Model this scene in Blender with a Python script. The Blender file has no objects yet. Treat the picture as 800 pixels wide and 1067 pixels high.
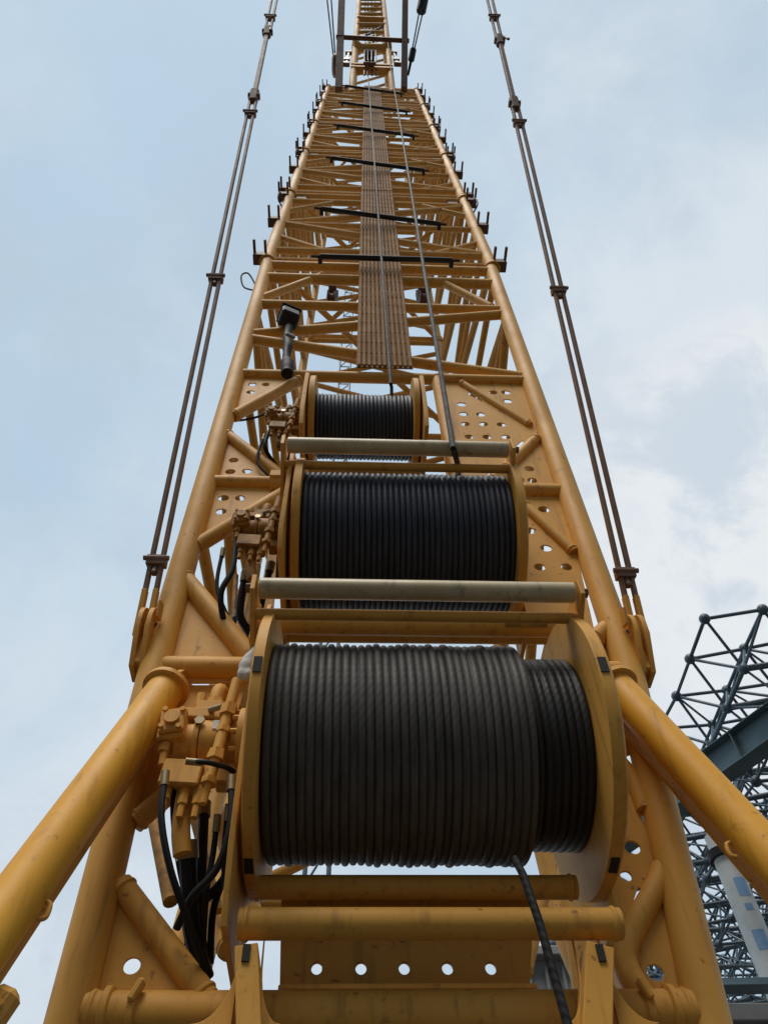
import bpy, bmesh, math, random
from mathutils import Vector, Matrix
R = math.radians
random.seed(7)
scene = bpy.context.scene
COL = scene.collection

# ------------------------------------------------------------------ camera
PIT, YAW, ROLL, FPX = R(55), R(3.5), R(1.8), 800.0
cf = Vector((math.sin(YAW)*math.cos(PIT), math.cos(YAW)*math.cos(PIT), math.sin(PIT)))
cr0 = Vector((math.cos(YAW), -math.sin(YAW), 0)); cu0 = cr0.cross(cf)
cr = cr0*math.cos(ROLL) - cu0*math.sin(ROLL); cu = cu0*math.cos(ROLL) + cr0*math.sin(ROLL)
cam = bpy.data.objects.new('camera', bpy.data.cameras.new('camera')); COL.objects.link(cam)
cam.matrix_world = Matrix(((cr.x, cu.x, -cf.x, 0), (cr.y, cu.y, -cf.y, 0), (cr.z, cu.z, -cf.z, 0), (0, 0, 0, 1)))
cam.data.sensor_fit = 'HORIZONTAL'; cam.data.sensor_width = 36; cam.data.lens = 36*FPX/800
cam.data.clip_start = .05; cam.data.clip_end = 3000
scene.camera = cam
scene.render.resolution_x, scene.render.resolution_y = 767, 1024

def ray(px, py): return cf + cr*((px-400)/FPX) + cu*((533.5-py)/FPX)
def at(px, py, Y): v = ray(px, py); return v*(Y/v.y)          # point of the plane at distance Y seen at (px, py)
def atz(px, py, Z): v = ray(px, py); return v*(Z/v.z)
def proj(p):
    p = Vector(p); d = p.dot(cf)
    return (400+FPX*p.dot(cr)/d, 533.5-FPX*p.dot(cu)/d, d)

# ------------------------------------------------------------------ world, sun, exposure
SUN_EL, SUN_AZ = R(65), R(205)         # azimuth from +Y clockwise: high, behind the viewer
world = bpy.data.worlds.new('World'); scene.world = world; world.use_nodes = True
def build_world():
    nt = world.node_tree; N = nt.nodes; L = nt.links; N.clear()
    out = N.new('ShaderNodeOutputWorld'); bg = N.new('ShaderNodeBackground'); bg.inputs[1].default_value = .1
    sky = N.new('ShaderNodeTexSky'); sky.sky_type = 'NISHITA'; sky.sun_disc = False
    sky.sun_elevation = SUN_EL; sky.sun_rotation = SUN_AZ; sky.air_density = 1.2; sky.dust_density = 2
    tc = N.new('ShaderNodeTexCoord')
    def noise(scale, detail, rough, dist=0.):
        n = N.new('ShaderNodeTexNoise'); n.inputs['Scale'].default_value = scale; n.inputs['Detail'].default_value = detail
        n.inputs['Roughness'].default_value = rough; n.inputs['Distortion'].default_value = dist
        L.new(tc.outputs['Generated'], n.inputs['Vector']); return n
    def math_(op, a, b=None, c=None):
        m = N.new('ShaderNodeMath'); m.operation = op
        for i, v in enumerate((a, b, c)):
            if v is None: continue
            if isinstance(v, (int, float)): m.inputs[i].default_value = v
            else: L.new(v, m.inputs[i])
        return m.outputs[0]
    def mix(f, a, b):
        m = N.new('ShaderNodeMix'); m.data_type = 'RGBA'
        for s, v in ((0, f), (6, a), (7, b)):
            if isinstance(v, tuple): m.inputs[s].default_value = (*v, 1)
            elif isinstance(v, (int, float)): m.inputs[s].default_value = v
            else: L.new(v, m.inputs[s])
        return m.outputs[2]
    def ramp(v, a, b):
        m = N.new('ShaderNodeMapRange'); m.interpolation_type = 'SMOOTHSTEP'
        m.inputs[1].default_value = a; m.inputs[2].default_value = b; L.new(v, m.inputs[0]); return m.outputs[0]
    def toward(px, py, a, b):                                   # a soft cloud bank round one direction of the sky
        d = N.new('ShaderNodeVectorMath'); d.operation = 'DOT_PRODUCT'; d.inputs[1].default_value = ray(px, py).normalized()
        nz = N.new('ShaderNodeVectorMath'); nz.operation = 'NORMALIZE'; L.new(tc.outputs['Generated'], nz.inputs[0])
        L.new(nz.outputs[0], d.inputs[0]); return ramp(d.outputs['Value'], a, b)
    veil = mix(.9, sky.outputs[0], (5.2, 6.75, 8.1))
    n1 = noise(2.2, 7, .55, .4); n2 = noise(5.5, 8, .6, .3); n3 = noise(1.1, 3, .5)
    right = toward(860, 560, .86, 1.0); low = toward(40, 1050, .80, 1.0); top = toward(640, 80, .9, 1.)
    bank = math_('ADD', math_('MULTIPLY', right, .75), math_('MULTIPLY', low, .38))
    bank = math_('ADD', bank, math_('MULTIPLY', top, .22))
    cl = math_('ADD', bank, math_('MULTIPLY', math_('SUBTRACT', n1.outputs[0], .46), 1.35))
    c1 = ramp(cl, .0, .6)
    col = mix(c1, veil, (6.9, 7.65, 8.35))
    soft = math_('MULTIPLY', ramp(math_('ADD', n2.outputs[0], math_('MULTIPLY', n3.outputs[0], .5)), .62, .98), .65)
    col = mix(soft, col, (4.8, 5.9, 7.0))
    hot = math_('MULTIPLY', ramp(math_('ADD', right, math_('MULTIPLY', math_('SUBTRACT', n2.outputs[0], .5), 1.5)), .55, .95), .85)
    col = mix(hot, col, (8.3, 8.6, 8.8))
    grey = math_('MULTIPLY', math_('MULTIPLY', ramp(n2.outputs[0], .46, .62), right), .8)
    col = mix(grey, col, (5.6, 6.5, 7.5))
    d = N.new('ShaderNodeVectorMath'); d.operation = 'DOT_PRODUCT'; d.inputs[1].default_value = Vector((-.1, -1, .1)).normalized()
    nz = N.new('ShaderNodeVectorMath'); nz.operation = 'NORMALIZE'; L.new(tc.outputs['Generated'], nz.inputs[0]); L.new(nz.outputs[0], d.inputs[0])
    rear_dim = math_('MULTIPLY', ramp(math_('ADD', d.outputs['Value'], math_('MULTIPLY', math_('SUBTRACT', n3.outputs[0], .5), .4)), .12, .65), .8)
    col = mix(rear_dim, col, (1.1, 1.25, 1.45))  # unseen dark sky behind the viewer, added to dim the lower boom front
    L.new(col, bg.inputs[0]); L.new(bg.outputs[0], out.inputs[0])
build_world()
sun = bpy.data.objects.new('sun', bpy.data.lights.new('sun', 'SUN')); COL.objects.link(sun)
sun.data.energy = 2.6; sun.data.angle = R(32); sun.data.color = (1, .95, .88)
sd = Vector((math.sin(SUN_AZ)*math.cos(SUN_EL), math.cos(SUN_AZ)*math.cos(SUN_EL), math.sin(SUN_EL)))
sun.rotation_euler = sd.to_track_quat('Z', 'Y').to_euler()
vs = scene.view_settings; vs.view_transform = 'Standard'; vs.look = 'None'; vs.gamma = 1; vs.exposure = 0; vs.use_curve_mapping = False
scene.cycles.max_bounces = 5

# ------------------------------------------------------------------ materials
def mat(name, c1, c2=None, rough=.5, metal=0., scale=3., bump=.0, bscale=40., spec=.5, streak=None, coat=0.):
    m = bpy.data.materials.new(name); m.use_nodes = True; nt = m.node_tree; N = nt.nodes; L = nt.links
    b = N['Principled BSDF']; b.inputs['Metallic'].default_value = metal; b.inputs['Specular IOR Level'].default_value = spec
    b.inputs['Coat Weight'].default_value = coat
    tc = N.new('ShaderNodeTexCoord')
    n = N.new('ShaderNodeTexNoise'); n.inputs['Scale'].default_value = scale; n.inputs['Detail'].default_value = 8; n.inputs['Roughness'].default_value = .62
    L.new(tc.outputs['Object'], n.inputs['Vector'])
    mr = N.new('ShaderNodeMapRange'); mr.inputs[1].default_value = .35; mr.inputs[2].default_value = .68; L.new(n.outputs[0], mr.inputs[0])
    mx = N.new('ShaderNodeMix'); mx.data_type = 'RGBA'; mx.inputs[6].default_value = (*c1, 1); mx.inputs[7].default_value = (*(c2 or c1), 1)
    L.new(mr.outputs[0], mx.inputs[0]); colour = mx.outputs[2]
    if streak:                                                  # grime: streaks running down plus small scuffs and specks
        mp = N.new('ShaderNodeMapping'); mp.inputs['Scale'].default_value = (9, 9, .9); L.new(tc.outputs['Object'], mp.inputs[0])
        s = N.new('ShaderNodeTexNoise'); s.inputs['Scale'].default_value = 1.6; s.inputs['Detail'].default_value = 6; s.inputs['Roughness'].default_value = .65
        L.new(mp.outputs[0], s.inputs['Vector'])
        r = N.new('ShaderNodeMapRange'); r.inputs[1].default_value = .54; r.inputs[2].default_value = .76; r.inputs[4].default_value = .72; L.new(s.outputs[0], r.inputs[0])
        m2 = N.new('ShaderNodeMix'); m2.data_type = 'RGBA'; L.new(r.outputs[0], m2.inputs[0]); L.new(colour, m2.inputs[6]); m2.inputs[7].default_value = (*streak, 1)
        s2 = N.new('ShaderNodeTexNoise'); s2.inputs['Scale'].default_value = 17; s2.inputs['Detail'].default_value = 5; L.new(tc.outputs['Object'], s2.inputs['Vector'])
        r2 = N.new('ShaderNodeMapRange'); r2.inputs[1].default_value = .66; r2.inputs[2].default_value = .73; r2.inputs[4].default_value = .65; L.new(s2.outputs[0], r2.inputs[0])
        m3 = N.new('ShaderNodeMix'); m3.data_type = 'RGBA'; L.new(r2.outputs[0], m3.inputs[0]); L.new(m2.outputs[2], m3.inputs[6])
        m3.inputs[7].default_value = (streak[0]*.6, streak[1]*.6, streak[2]*.6, 1); colour = m3.outputs[2]
        for sc_, lo, hi, amt, rc in ((5.5, .62, .70, .55, (streak[0]*.9, streak[1]*.75, streak[2]*.7)), (48, .68, .72, .8, (.05, .026, .014))):
            q = N.new('ShaderNodeTexNoise'); q.inputs['Scale'].default_value = sc_; q.inputs['Detail'].default_value = 9; q.inputs['Roughness'].default_value = .7; L.new(tc.outputs['Object'], q.inputs['Vector'])
            w = N.new('ShaderNodeMapRange'); w.inputs[1].default_value = lo; w.inputs[2].default_value = hi; w.inputs[4].default_value = amt; L.new(q.outputs[0], w.inputs[0])
            x = N.new('ShaderNodeMix'); x.data_type = 'RGBA'; L.new(w.outputs[0], x.inputs[0]); L.new(colour, x.inputs[6]); x.inputs[7].default_value = (*rc, 1); colour = x.outputs[2]
    L.new(colour, b.inputs['Base Color'])
    rr = N.new('ShaderNodeMapRange'); rr.inputs[3].default_value = max(.05, rough-.12); rr.inputs[4].default_value = min(1, rough+.15)
    L.new(n.outputs[0], rr.inputs[0]); L.new(rr.outputs[0], b.inputs['Roughness'])
    if bump:
        n2 = N.new('ShaderNodeTexNoise'); n2.inputs['Scale'].default_value = bscale; n2.inputs['Detail'].default_value = 4; L.new(tc.outputs['Object'], n2.inputs['Vector'])
        bp = N.new('ShaderNodeBump'); bp.inputs['Strength'].default_value = bump; bp.inputs['Distance'].default_value = .01
        L.new(n2.outputs[0], bp.inputs['Height']); L.new(bp.outputs[0], b.inputs['Normal'])
    return m
def rope_mat(name, c1, c2, rough, pitch, lay=.16, axis='X', strength=.5, spec=.5):
    # strands lie slanted round the rope: a sine over (length along the turn + place across it)
    m = mat(name, c1, c2, rough, scale=14., spec=spec); nt = m.node_tree; N = nt.nodes; L = nt.links
    nn = next(q for q in N if q.type == 'TEX_NOISE'); src = nn.inputs['Vector'].links[0].from_socket
    mp = N.new('ShaderNodeMapping'); mp.inputs['Scale'].default_value = (2.2, .35, .35) if axis == 'X' else (1, 1, 1); L.new(src, mp.inputs[0]); L.new(mp.outputs[0], nn.inputs['Vector'])
    tc = N.new('ShaderNodeTexCoord'); sx = N.new('ShaderNodeSeparateXYZ'); L.new(tc.outputs['Object'], sx.inputs[0])
    def M(op, a, b):
        q = N.new('ShaderNodeMath'); q.operation = op
        for i, v in enumerate((a, b)):
            if isinstance(v, (int, float)): q.inputs[i].default_value = v
            else: L.new(v, q.inputs[i])
        return q.outputs[0]
    if axis == 'X': along = M('MULTIPLY', M('ARCTAN2', sx.outputs['Z'], sx.outputs['Y']), .55); across = sx.outputs['X']
    else: along = sx.outputs['Z']; across = M('ADD', sx.outputs['X'], sx.outputs['Y'])
    s = M('SINE', M('ADD', M('MULTIPLY', along, 2*math.pi*6/lay/2), M('MULTIPLY', across, 2*math.pi*1.0/pitch)), 0)
    bp = N.new('ShaderNodeBump'); bp.inputs['Strength'].default_value = strength; bp.inputs['Distance'].default_value = .006
    L.new(s, bp.inputs['Height']); L.new(bp.outputs[0], N['Principled BSDF'].inputs['Normal'])
    return m
PAINT = mat('ochre_paint', (.70, .360, .070), (.60, .292, .048), .56, scale=1.6, spec=.28, bump=.05, bscale=30, streak=(.26, .12, .035))
PAINT_BRIGHT = mat('strut_paint', (.76, .375, .034), (.68, .315, .028), .52, scale=1.3, spec=.3, bump=.04, bscale=25, streak=(.34, .16, .03))
PAINT_UP = mat('glare_pale_paint', (.72, .40, .112), (.62, .325, .078), .62, scale=1.2, spec=.25, streak=(.30, .155, .06))  # upper boom: veiling sky glare put into a paler paint colour
OIL = mat('oily_paint', (.40, .19, .026), (.17, .078, .014), .58, scale=9, spec=.22, bump=.1, bscale=60, streak=(.07, .04, .02))
BROWN = mat('primer_brown', (.16, .075, .045), (.10, .048, .032), .6, scale=6)
LINK = mat('pendant_steel', (.27, .15, .09), (.16, .085, .05), .48, scale=5, streak=(.06, .035, .025))
ROLLER = mat('worn_roller_steel', (.58, .47, .29), (.46, .35, .19), .38, scale=4, streak=(.12, .09, .06))
GRATE = mat('walkway_grating', (.35, .170, .042), (.21, .102, .030), .85, scale=5)
BLACK = mat('black_steel', (.014, .015, .017), (.03, .029, .028), .55, scale=5, spec=.3)
RUBBER = mat('hose_rubber', (.009, .009, .010), (.016, .016, .016), .6, scale=8, spec=.25)
DARK = mat('dark_gap', (.012, .011, .010), (.02, .018, .016), .8)
STEELFIT = mat('plated_fitting', (.34, .27, .15), (.22, .17, .09), .4, metal=.5, scale=20)
ROPE1 = rope_mat('dry_rope', (.098, .086, .072), (.048, .043, .038), .6, .040, strength=.07)
ROPE1B = rope_mat('greased_rope', (.007, .007, .0075), (.016, .0155, .015), .5, .040, strength=.08)
ROPE2 = rope_mat('blue_black_rope', (.036, .044, .064), (.018, .021, .030), .5, .038, strength=.05)
ROPEG = rope_mat('galvanised_rope', (.105, .102, .098), (.06, .058, .056), .6, .05, lay=.12, axis='Z', strength=.2, spec=.12)
ROPEB = rope_mat('black_rope', (.010, .010, .010), (.022, .02, .018), .6, .05, lay=.12, axis='Z', strength=.2, spec=.12)
FRAME = mat('space_frame_paint', (.105, .155, .19), (.075, .112, .14), .45, scale=2)
BEAM = mat('beam_paint', (.12, .185, .215), (.09, .145, .17), .5, scale=2)
WHITEP = mat('white_pipe', (.72, .73, .70), (.60, .62, .60), .5, scale=3)
BLUEF = mat('blue_film', (.20, .38, .62), (.30, .46, .66), .5, scale=8)
CONC = mat('concrete', (.30, .30, .285), (.21, .21, .20), .9, scale=1.2, bump=.2, bscale=8)
CLOTH = mat('white_cloth', (.68, .66, .60), (.50, .48, .43), .8, scale=12, bump=.3, bscale=30)
LENS = mat('grey_panel', (.16, .17, .18), (.12, .13, .14), .25)
GROUND = mat('dirt_ground', (.06, .055, .047), (.04, .036, .031), .9, scale=.6, bump=.3, bscale=6)

# ------------------------------------------------------------------ mesh helpers
ORG = {}
def frame_of(d):
    d = Vector(d).normalized(); a = Vector((0, 0, 1)) if abs(d.z) < .95 else Vector((1, 0, 0))
    u = d.cross(a).normalized(); return d, u, d.cross(u).normalized()
class MB:
    def __init__(s): s.bm = bmesh.new()
    def ring(s, c, u, w, r, n): return [s.bm.verts.new(c + u*(r*math.cos(2*math.pi*i/n)) + w*(r*math.sin(2*math.pi*i/n))) for i in range(n)]
    def skin(s, rings, caps=True, closed=False):
        n = len(rings[0]); k = len(rings)
        for j in range(k if closed else k-1):
            a, b = rings[j], rings[(j+1) % k]
            for i in range(n): s.bm.faces.new((a[i], a[(i+1) % n], b[(i+1) % n], b[i]))
        if caps and not closed:
            s.bm.faces.new(rings[0][::-1]); s.bm.faces.new(rings[-1])
    def tube(s, p0, p1, r, n=14, r1=None, weld=0):
        p0, p1 = Vector(p0), Vector(p1); d, u, w = frame_of(p1-p0)
        s.skin([s.ring(p0, u, w, r, n), s.ring(p1, u, w, r if r1 is None else r1, n)])
        if weld:                                             # weld beads at both ends
            for q, dd in ((p0, d), (p1, -d)):
                s.lathe([(weld-.012, r), (weld-.004, r+.007), (weld+.006, r+.007), (weld+.014, r)], q, dd, n)
        return s
    def path(s, pts, r, n=10, smooth=6):
        P = [Vector(p) for p in pts]
        if smooth and len(P) > 2:
            Q = []
            for i in range(len(P)-1):
                a, b, c, d = P[max(i-1, 0)], P[i], P[i+1], P[min(i+2, len(P)-1)]
                for k in range(smooth):
                    t = k/smooth
                    Q.append(.5*((2*b) + (c-a)*t + (2*a-5*b+4*c-d)*t*t + (3*b-a-3*c+d)*t*t*t))
            P = Q+[P[-1]]
        d, u, w = frame_of(P[1]-P[0]); rings = []
        for i, p in enumerate(P):
            t = (P[min(i+1, len(P)-1)]-P[max(i-1, 0)]).normalized()
            u = (u - t*u.dot(t)).normalized(); w = t.cross(u)
            rr = r[min(i, len(r)-1)] if isinstance(r, (list, tuple)) else r
            rings.append(s.ring(p, u, w, rr, n))
        s.skin(rings); return s
    def lathe(s, prof, o, d, n=24):                          # prof: (along, radius)
        o = Vector(o); d, u, w = frame_of(d)
        s.skin([s.ring(o+d*t, u, w, max(r, .0005), n) for t, r in prof]); return s
    def box(s, c, size, rot=None, bev=.008):
        c = Vector(c); M = Matrix.Translation(c) @ (rot.to_4x4() if rot else Matrix()) @ Matrix.Diagonal((*size, 1))
        g = bmesh.ops.create_cube(s.bm, size=1, matrix=M); 
        if bev:
            ed = list({e for v in g['verts'] for e in v.link_edges})
            bmesh.ops.bevel(s.bm, geom=ed, offset=min(bev, min(size)*.3), segments=1, affect='EDGES')
        return s
    def bar(s, p0, p1, w, h, side=None, bev=.004):            # flat bar from p0 to p1
        p0, p1 = Vector(p0), Vector(p1); d = (p1-p0).normalized()
        a = Vector(side) if side else Vector((0, 0, 1)) if abs(d.z) < .9 else Vector((1, 0, 0))
        u = (a-d*a.dot(d)).normalized(); v = d.cross(u)
        return s.box((p0+p1)/2, (w, h, (p1-p0).length), Matrix((u, v, d)).transposed(), bev)
    def ball(s, c, r, n=12): bmesh.ops.create_uvsphere(s.bm, u_segments=n, v_segments=max(6, n//2+2), radius=r, matrix=Matrix.Translation(Vector(c))); return s
    def bolts(s, c, d, rad, k, r=.012, h=.02):
        d, u, w = frame_of(d); c = Vector(c)
        for i in range(k):
            a = 2*math.pi*i/k + .3; p = c+u*(rad*math.cos(a))+w*(rad*math.sin(a)); s.tube(p, p+d*h, r, 6)
        return s
    def build(s, name, m, parent=None, sharp=35):
        me = bpy.data.meshes.new(name); s.bm.normal_update(); bmesh.ops.recalc_face_normals(s.bm, faces=s.bm.faces); s.bm.to_mesh(me); s.bm.free()
        return link(name, me, m, parent, sharp)
def link(name, me, m, parent=None, sharp=35):
    me.materials.clear(); me.materials.append(m)
    me.polygons.foreach_set('use_smooth', [True]*len(me.polygons)); me.set_sharp_from_angle(angle=R(sharp))
    o = bpy.data.objects.new(name, me); COL.objects.link(o)
    if parent: o.parent = parent; o.location = -ORG.get(parent.name, Vector((0, 0, 0)))
    else: ORG[o.name] = Vector((0, 0, 0))
    ORG[o.name] = Vector((0, 0, 0)); return o
def tag(o, label, cat, group=None, kind=None):
    if label: o['label'] = label
    if cat: o['category'] = cat
    if group: o['group'] = group
    if kind: o['kind'] = kind
    return o
def thing(name, label, cat, loc=(0, 0, 0), group=None):
    o = bpy.data.objects.new(name, None); COL.objects.link(o); o.location = loc; o.empty_display_size = .2
    ORG[o.name] = Vector(loc); return tag(o, label, cat, group)
def dup(root, loc, label, group=None):
    r = root.copy(); COL.objects.link(r); r.location = loc; r['label'] = label
    if group: r['group'] = group
    for ch in list(root.children):
        c = ch.copy(); COL.objects.link(c); c.parent = r
        for g in list(ch.children): h = g.copy(); COL.objects.link(h); h.parent = c
    return r
def plate_mesh(poly, holes=(), thick=.02, bev=.003):
    cu_ = bpy.data.curves.new('plate', 'CURVE'); cu_.dimensions = '2D'; cu_.fill_mode = 'BOTH'; cu_.extrude = thick/2-bev; cu_.bevel_depth = bev
    def spl(pts):
        s = cu_.splines.new('POLY'); s.points.add(len(pts)-1); s.use_cyclic_u = True
        for q, p in zip(s.points, pts): q.co = (p[0], p[1], 0, 1)
    spl(poly)
    for h in holes:
        if len(h) == 4 and not isinstance(h[0], (tuple, list, Vector)):
            x, y, a, b = h; spl([(x+a*math.cos(-t*math.pi/12), y+b*math.sin(-t*math.pi/12)) for t in range(24)])
        else: spl(h)
    ob = bpy.data.objects.new('tmp', cu_); COL.objects.link(ob)
    dg = bpy.context.evaluated_depsgraph_get(); dg.update()
    me = bpy.data.meshes.new_from_object(ob.evaluated_get(dg)); bpy.data.objects.remove(ob); return me
def plateXZ(name, poly, holes, Y, thick, m, parent):        # upright plate facing the viewer
    me = plate_mesh(poly, holes, thick)
    me.transform(Matrix(((1, 0, 0, 0), (0, 0, -1, Y), (0, 1, 0, 0), (0, 0, 0, 1)))); return link(name, me, m, parent)
def plateYZ(name, poly, holes, X, thick, m, parent):        # upright plate seen edge-on
    me = plate_mesh(poly, holes, thick)
    me.transform(Matrix(((0, 0, 1, X), (1, 0, 0, 0), (0, 1, 0, 0), (0, 0, 0, 1)))); return link(name, me, m, parent)
def xz(px, py, Y): p = at(px, py, Y); return (p.x, p.z)
def hole(px, py, rpx, Y, sq=1.0):
    p = at(px, py, Y); d = proj(p)[2]; r = rpx*d/FPX
    return (p.x, p.z, r, r*sq)

# ------------------------------------------------------------------ ground
g = MB(); bmesh.ops.create_grid(g.bm, x_segments=2, y_segments=2, size=900, matrix=Matrix.Translation((0, 0, -1.6)))
tag(g.build('ground', GROUND), 'bare dirt ground of the building site', 'ground', kind='structure')

# ------------------------------------------------------------------ base section of the boom
FY, RY = 3.5, 6.4
def lerp(z, pts):
    for (z0, x0), (z1, x1) in zip(pts, pts[1:]):
        if z <= z1 or (z1, x1) == pts[-1]: return x0+(x1-x0)*(z-z0)/(z1-z0)
LP = [(.3, -1.075), (3.4, -1.215), (11.3, -1.37)]; RP = [(.3, 1.375), (3.4, 1.715), (11.3, 1.91)]
XL = lambda z: lerp(z, LP)
XR = lambda z: lerp(z, RP)
CR = .094
base = thing('boom_base_section', 'ochre lattice foot section of the crane boom carrying the three rope winches', 'boom section', (.25, FY, .3), 'stacked lattice boom sections')
for P in (LP, RP): MB().path([(x, FY, z) for z, x in P], CR, 24, 0).build('chord', PAINT, base)
for sx, x0 in ((-1, -1.1), (1, 1.72)):
    MB().path([(x0*.9+.05, 4.2, .3), (x0, 6.2, 3.0), (x0, RY, 4.2), (x0, RY, 11.3)], .09, 18, 0).build('chord', PAINT, base)
def T(p0, p1, r, name='cross_tube', m=PAINT, par=None, n=18, weld=.03): return MB().tube(p0, p1, r, n, weld=weld).build(name, m, par or base)
def TF(a, b, r, Y=FY, name='cross_tube', **k): return T(at(*a, Y), at(*b, Y), r, name, **k)
# front face: horizontal tubes
zt = 7.49
T((XL(zt), FY, zt), (XR(zt), FY, zt), .062)
T((-.44, FY+.25, 7.2), (.56, FY+.25, 7.2), .05)
z = at(240, 503, FY).z; T((XL(z), FY, z), (-.62, FY, z), .062)
MB().box((-.86+.2, FY-.08, z+.01), (.13, .05, .09)).build('clamp', PAINT, base)
MB().tube((-.72, FY, z-.02), (-.5, FY, z-.03), .085, 18).build('junction', PAINT, base)
z = at(560, 512, FY).z; T((1.25, FY, z), (XR(z), FY, z), .068)
z = at(200, 697, FY).z; T((XL(z), FY, z), (-.60, FY, z), .076); T((1.25, FY, z), (XR(z), FY, z), .076)
zb = 1.40; T((XL(zb)+.06, FY, zb), (XR(zb)-.06, FY, zb), .088)
for x, s in ((XL(zb), 1), (XR(zb), -1)):
    m_ = MB()
    for k in (.13, .24): m_.lathe([(0, .095), (.006, .106), (.03, .106), (.036, .095)], (x+s*k, FY, zb), (s, 0, 0), 24)
    m_.box((x+s*.27, FY-.1, zb+.05), (.03, .05, .09), Matrix.Rotation(s*.4, 3, 'Y')); m_.build('pivot_collar', PAINT, base)
# front face: diagonal braces
for a, b, r in (((243, 434), (312, 396), .058), ((236, 453), (302, 503), .056), ((202, 571), (306, 508), .060), ((191, 602), (266, 692), .068),
                ((126, 922), (216, 1043), .055), ((140, 858), (196, 810), .055),
                ((480, 399), (552, 443), .040), ((559, 457), (512, 502), .052), ((545, 526), (598, 576), .046), ((648, 640), (618, 668), .06)):
    TF(a, b, r, name='brace')
MB().path([at(672, 845, FY), at(660, 815, FY), at(640, 790, FY)], .05, 14).build('brace', PAINT, base)
MB().path([at(690, 905, FY), at(684, 925, FY), at(652, 985, FY), at(655, 1015, FY), at(672, 1042, FY)], .056, 16).build('brace', PAINT, base)
# gusset plates with lightening holes
def GP(poly, holes, Y=FY+.01, thick=.012, fixed=True):
    return plateXZ('gusset_plate', [xz(*p, Y) for p in poly], [hole(h[0], h[1], h[2], Y, h[3] if len(h) > 3 else .93) if not isinstance(h[0], tuple) else [xz(*q, Y) for q in h] for h in holes], Y, thick, PAINT, base)
GP([(250, 393), (315, 393), (240, 436)], [(263, 401, 4.6), (277, 401, 4.6), (261, 409, 4.6)])
GP([(236, 452), (303, 504), (203, 573)], [(243.5, 480, 5.4), (240, 492, 5.6), (257, 491.5, 5.2), (233, 519.5, 6), (250, 519.5, 5.6), (230.5, 533.5, 5.8)])
GP([(192, 600), (266, 693), (262, 712), (158, 712), (165, 690)], [])
GP([(156, 715), (256, 715), (238, 770), (190, 815), (142, 850), (128, 850)], [], Y=FY+.03)
GP([(126, 925), (216, 1044), (88, 1050), (100, 1000)], [(137.5, 1007.5, 9.5)])
hr = [(295, 117), (347, 117), (355, 153), (163, 167), (172, 207), (242, 209), (180, 249), (255, 249), (328, 251), (193, 302), (268, 303), (348, 303)]
def slot(ax, ay, bx, by, w): 
    dx, dy = bx-ax, by-ay; l = math.hypot(dx, dy); nx, ny = -dy/l*w, dx/l*w
    return ((ax+nx, ay+ny), (ax-nx, ay-ny), (bx-nx, by-ny), (bx+nx, by+ny))
sl = [((488, 409), (503, 417), 2.2), ((520, 427), (537, 436), 2.2), ((536, 470), (546, 461), 3), ((509, 497), (519, 486), 3)]
GP([(452, 394), (546, 394), (560, 450), (512, 503), (466, 503)], [(440+x/4, 380+y/4, 5.0) for x, y in hr] + [slot(*a, *b, w) for a, b, w in sl])
hr2 = [(445, 436), (405, 482), (458, 484), (505, 605), (447, 694), (515, 767), (488, 846), (600, 846)]
GP([(563, 458), (600, 575), (618, 655), (560, 655), (530, 600), (500, 503)], [(440+x/4, 380+y/4, 6.3 if y > 560 else 5.6) for x, y in hr2] + [slot(551, 534, 560, 542, 2.4), slot(569, 555, 584, 566, 2.4)])
GP([(690, 905), (664, 845), (640, 800), (632, 985), (662, 990)], [(658.5, 884, 9, .9), (652, 914, 6.5, .95), slot(657, 955, 667, 926, 3.2)], thick=.014)
GP([(692, 925), (720, 1048), (668, 1046), (652, 1000)], [(682.5, 1014.5, 9.5)])
GP([(650, 650), (672, 700), (678, 780), (645, 790), (625, 700), (615, 668)], [], Y=FY+.04)
TF((455, 394), (476, 503), .062, name='brace')
# knee braces and lacing above the winches
def fz(px, py): p = at(px, py, FY); return (XL(p.z) if px < 400 else XR(p.z), FY, p.z)
TF((272, 311), (336, 287), .055, name='knee_brace'); TF((458, 293), (513, 321), .055, name='knee_brace')
for a, b in (((266, 353), (538, 394)), ((266, 349), (515, 327)), ((274, 317), (513, 323))): T(fz(*a), fz(*b), .062, 'lacing_tube')
zt = at(300, 290, FY).z; T((XL(zt), FY, zt), (XR(zt), FY, zt), .075)
T((XL(11.2), FY, 11.2), (XR(11.2), FY, 11.2), .07)
# rear and side lacing of the base
zz = [3.4, 4.9, 6.4, 7.9, 9.4, 10.9]
for i, (a, b) in enumerate(zip(zz, zz[1:])):
    l, r = Vector((-1.1, RY, a)), Vector((1.72, RY, b))
    if i % 2: l.z, r.z = b, a
    T(l, r, .05, 'lacing_tube', n=12, weld=0)
    for X, xr in ((XL, -1.1), (XR, 1.72)):
        f, k = (a, b) if i % 2 == 0 else (b, a)
        T((X(f), FY, f), (xr, RY, k), .055, 'lacing_tube', n=12, weld=0)
        T((X(b), FY, b), (xr, RY, b), .05, 'cross_tube', n=12, weld=0)
for zc in (3.4, 7.9, 10.9): T((-1.1, RY, zc), (1.72, RY, zc), .055, n=12, weld=0)
T(at(265, 960, 5.0), at(205, 905, 5.4)+Vector((0, 0, .6)), .07, 'brace'); T(at(240, 990, 4.6), at(208, 915, 5.2), .07, 'brace')
T(at(613, 1060, 5.6), at(590, 900, 5.9), .085, 'brace'); T(at(546, 1015, 5.6), at(566, 930, 5.9), .055, 'brace')
T((-.92, 4.1, 1.3), (-1.05, 5.4, 3.9), .06, 'brace'); T((1.5, 4.1, 1.0), (1.6, 5.4, 3.4), .07, 'brace')
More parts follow.
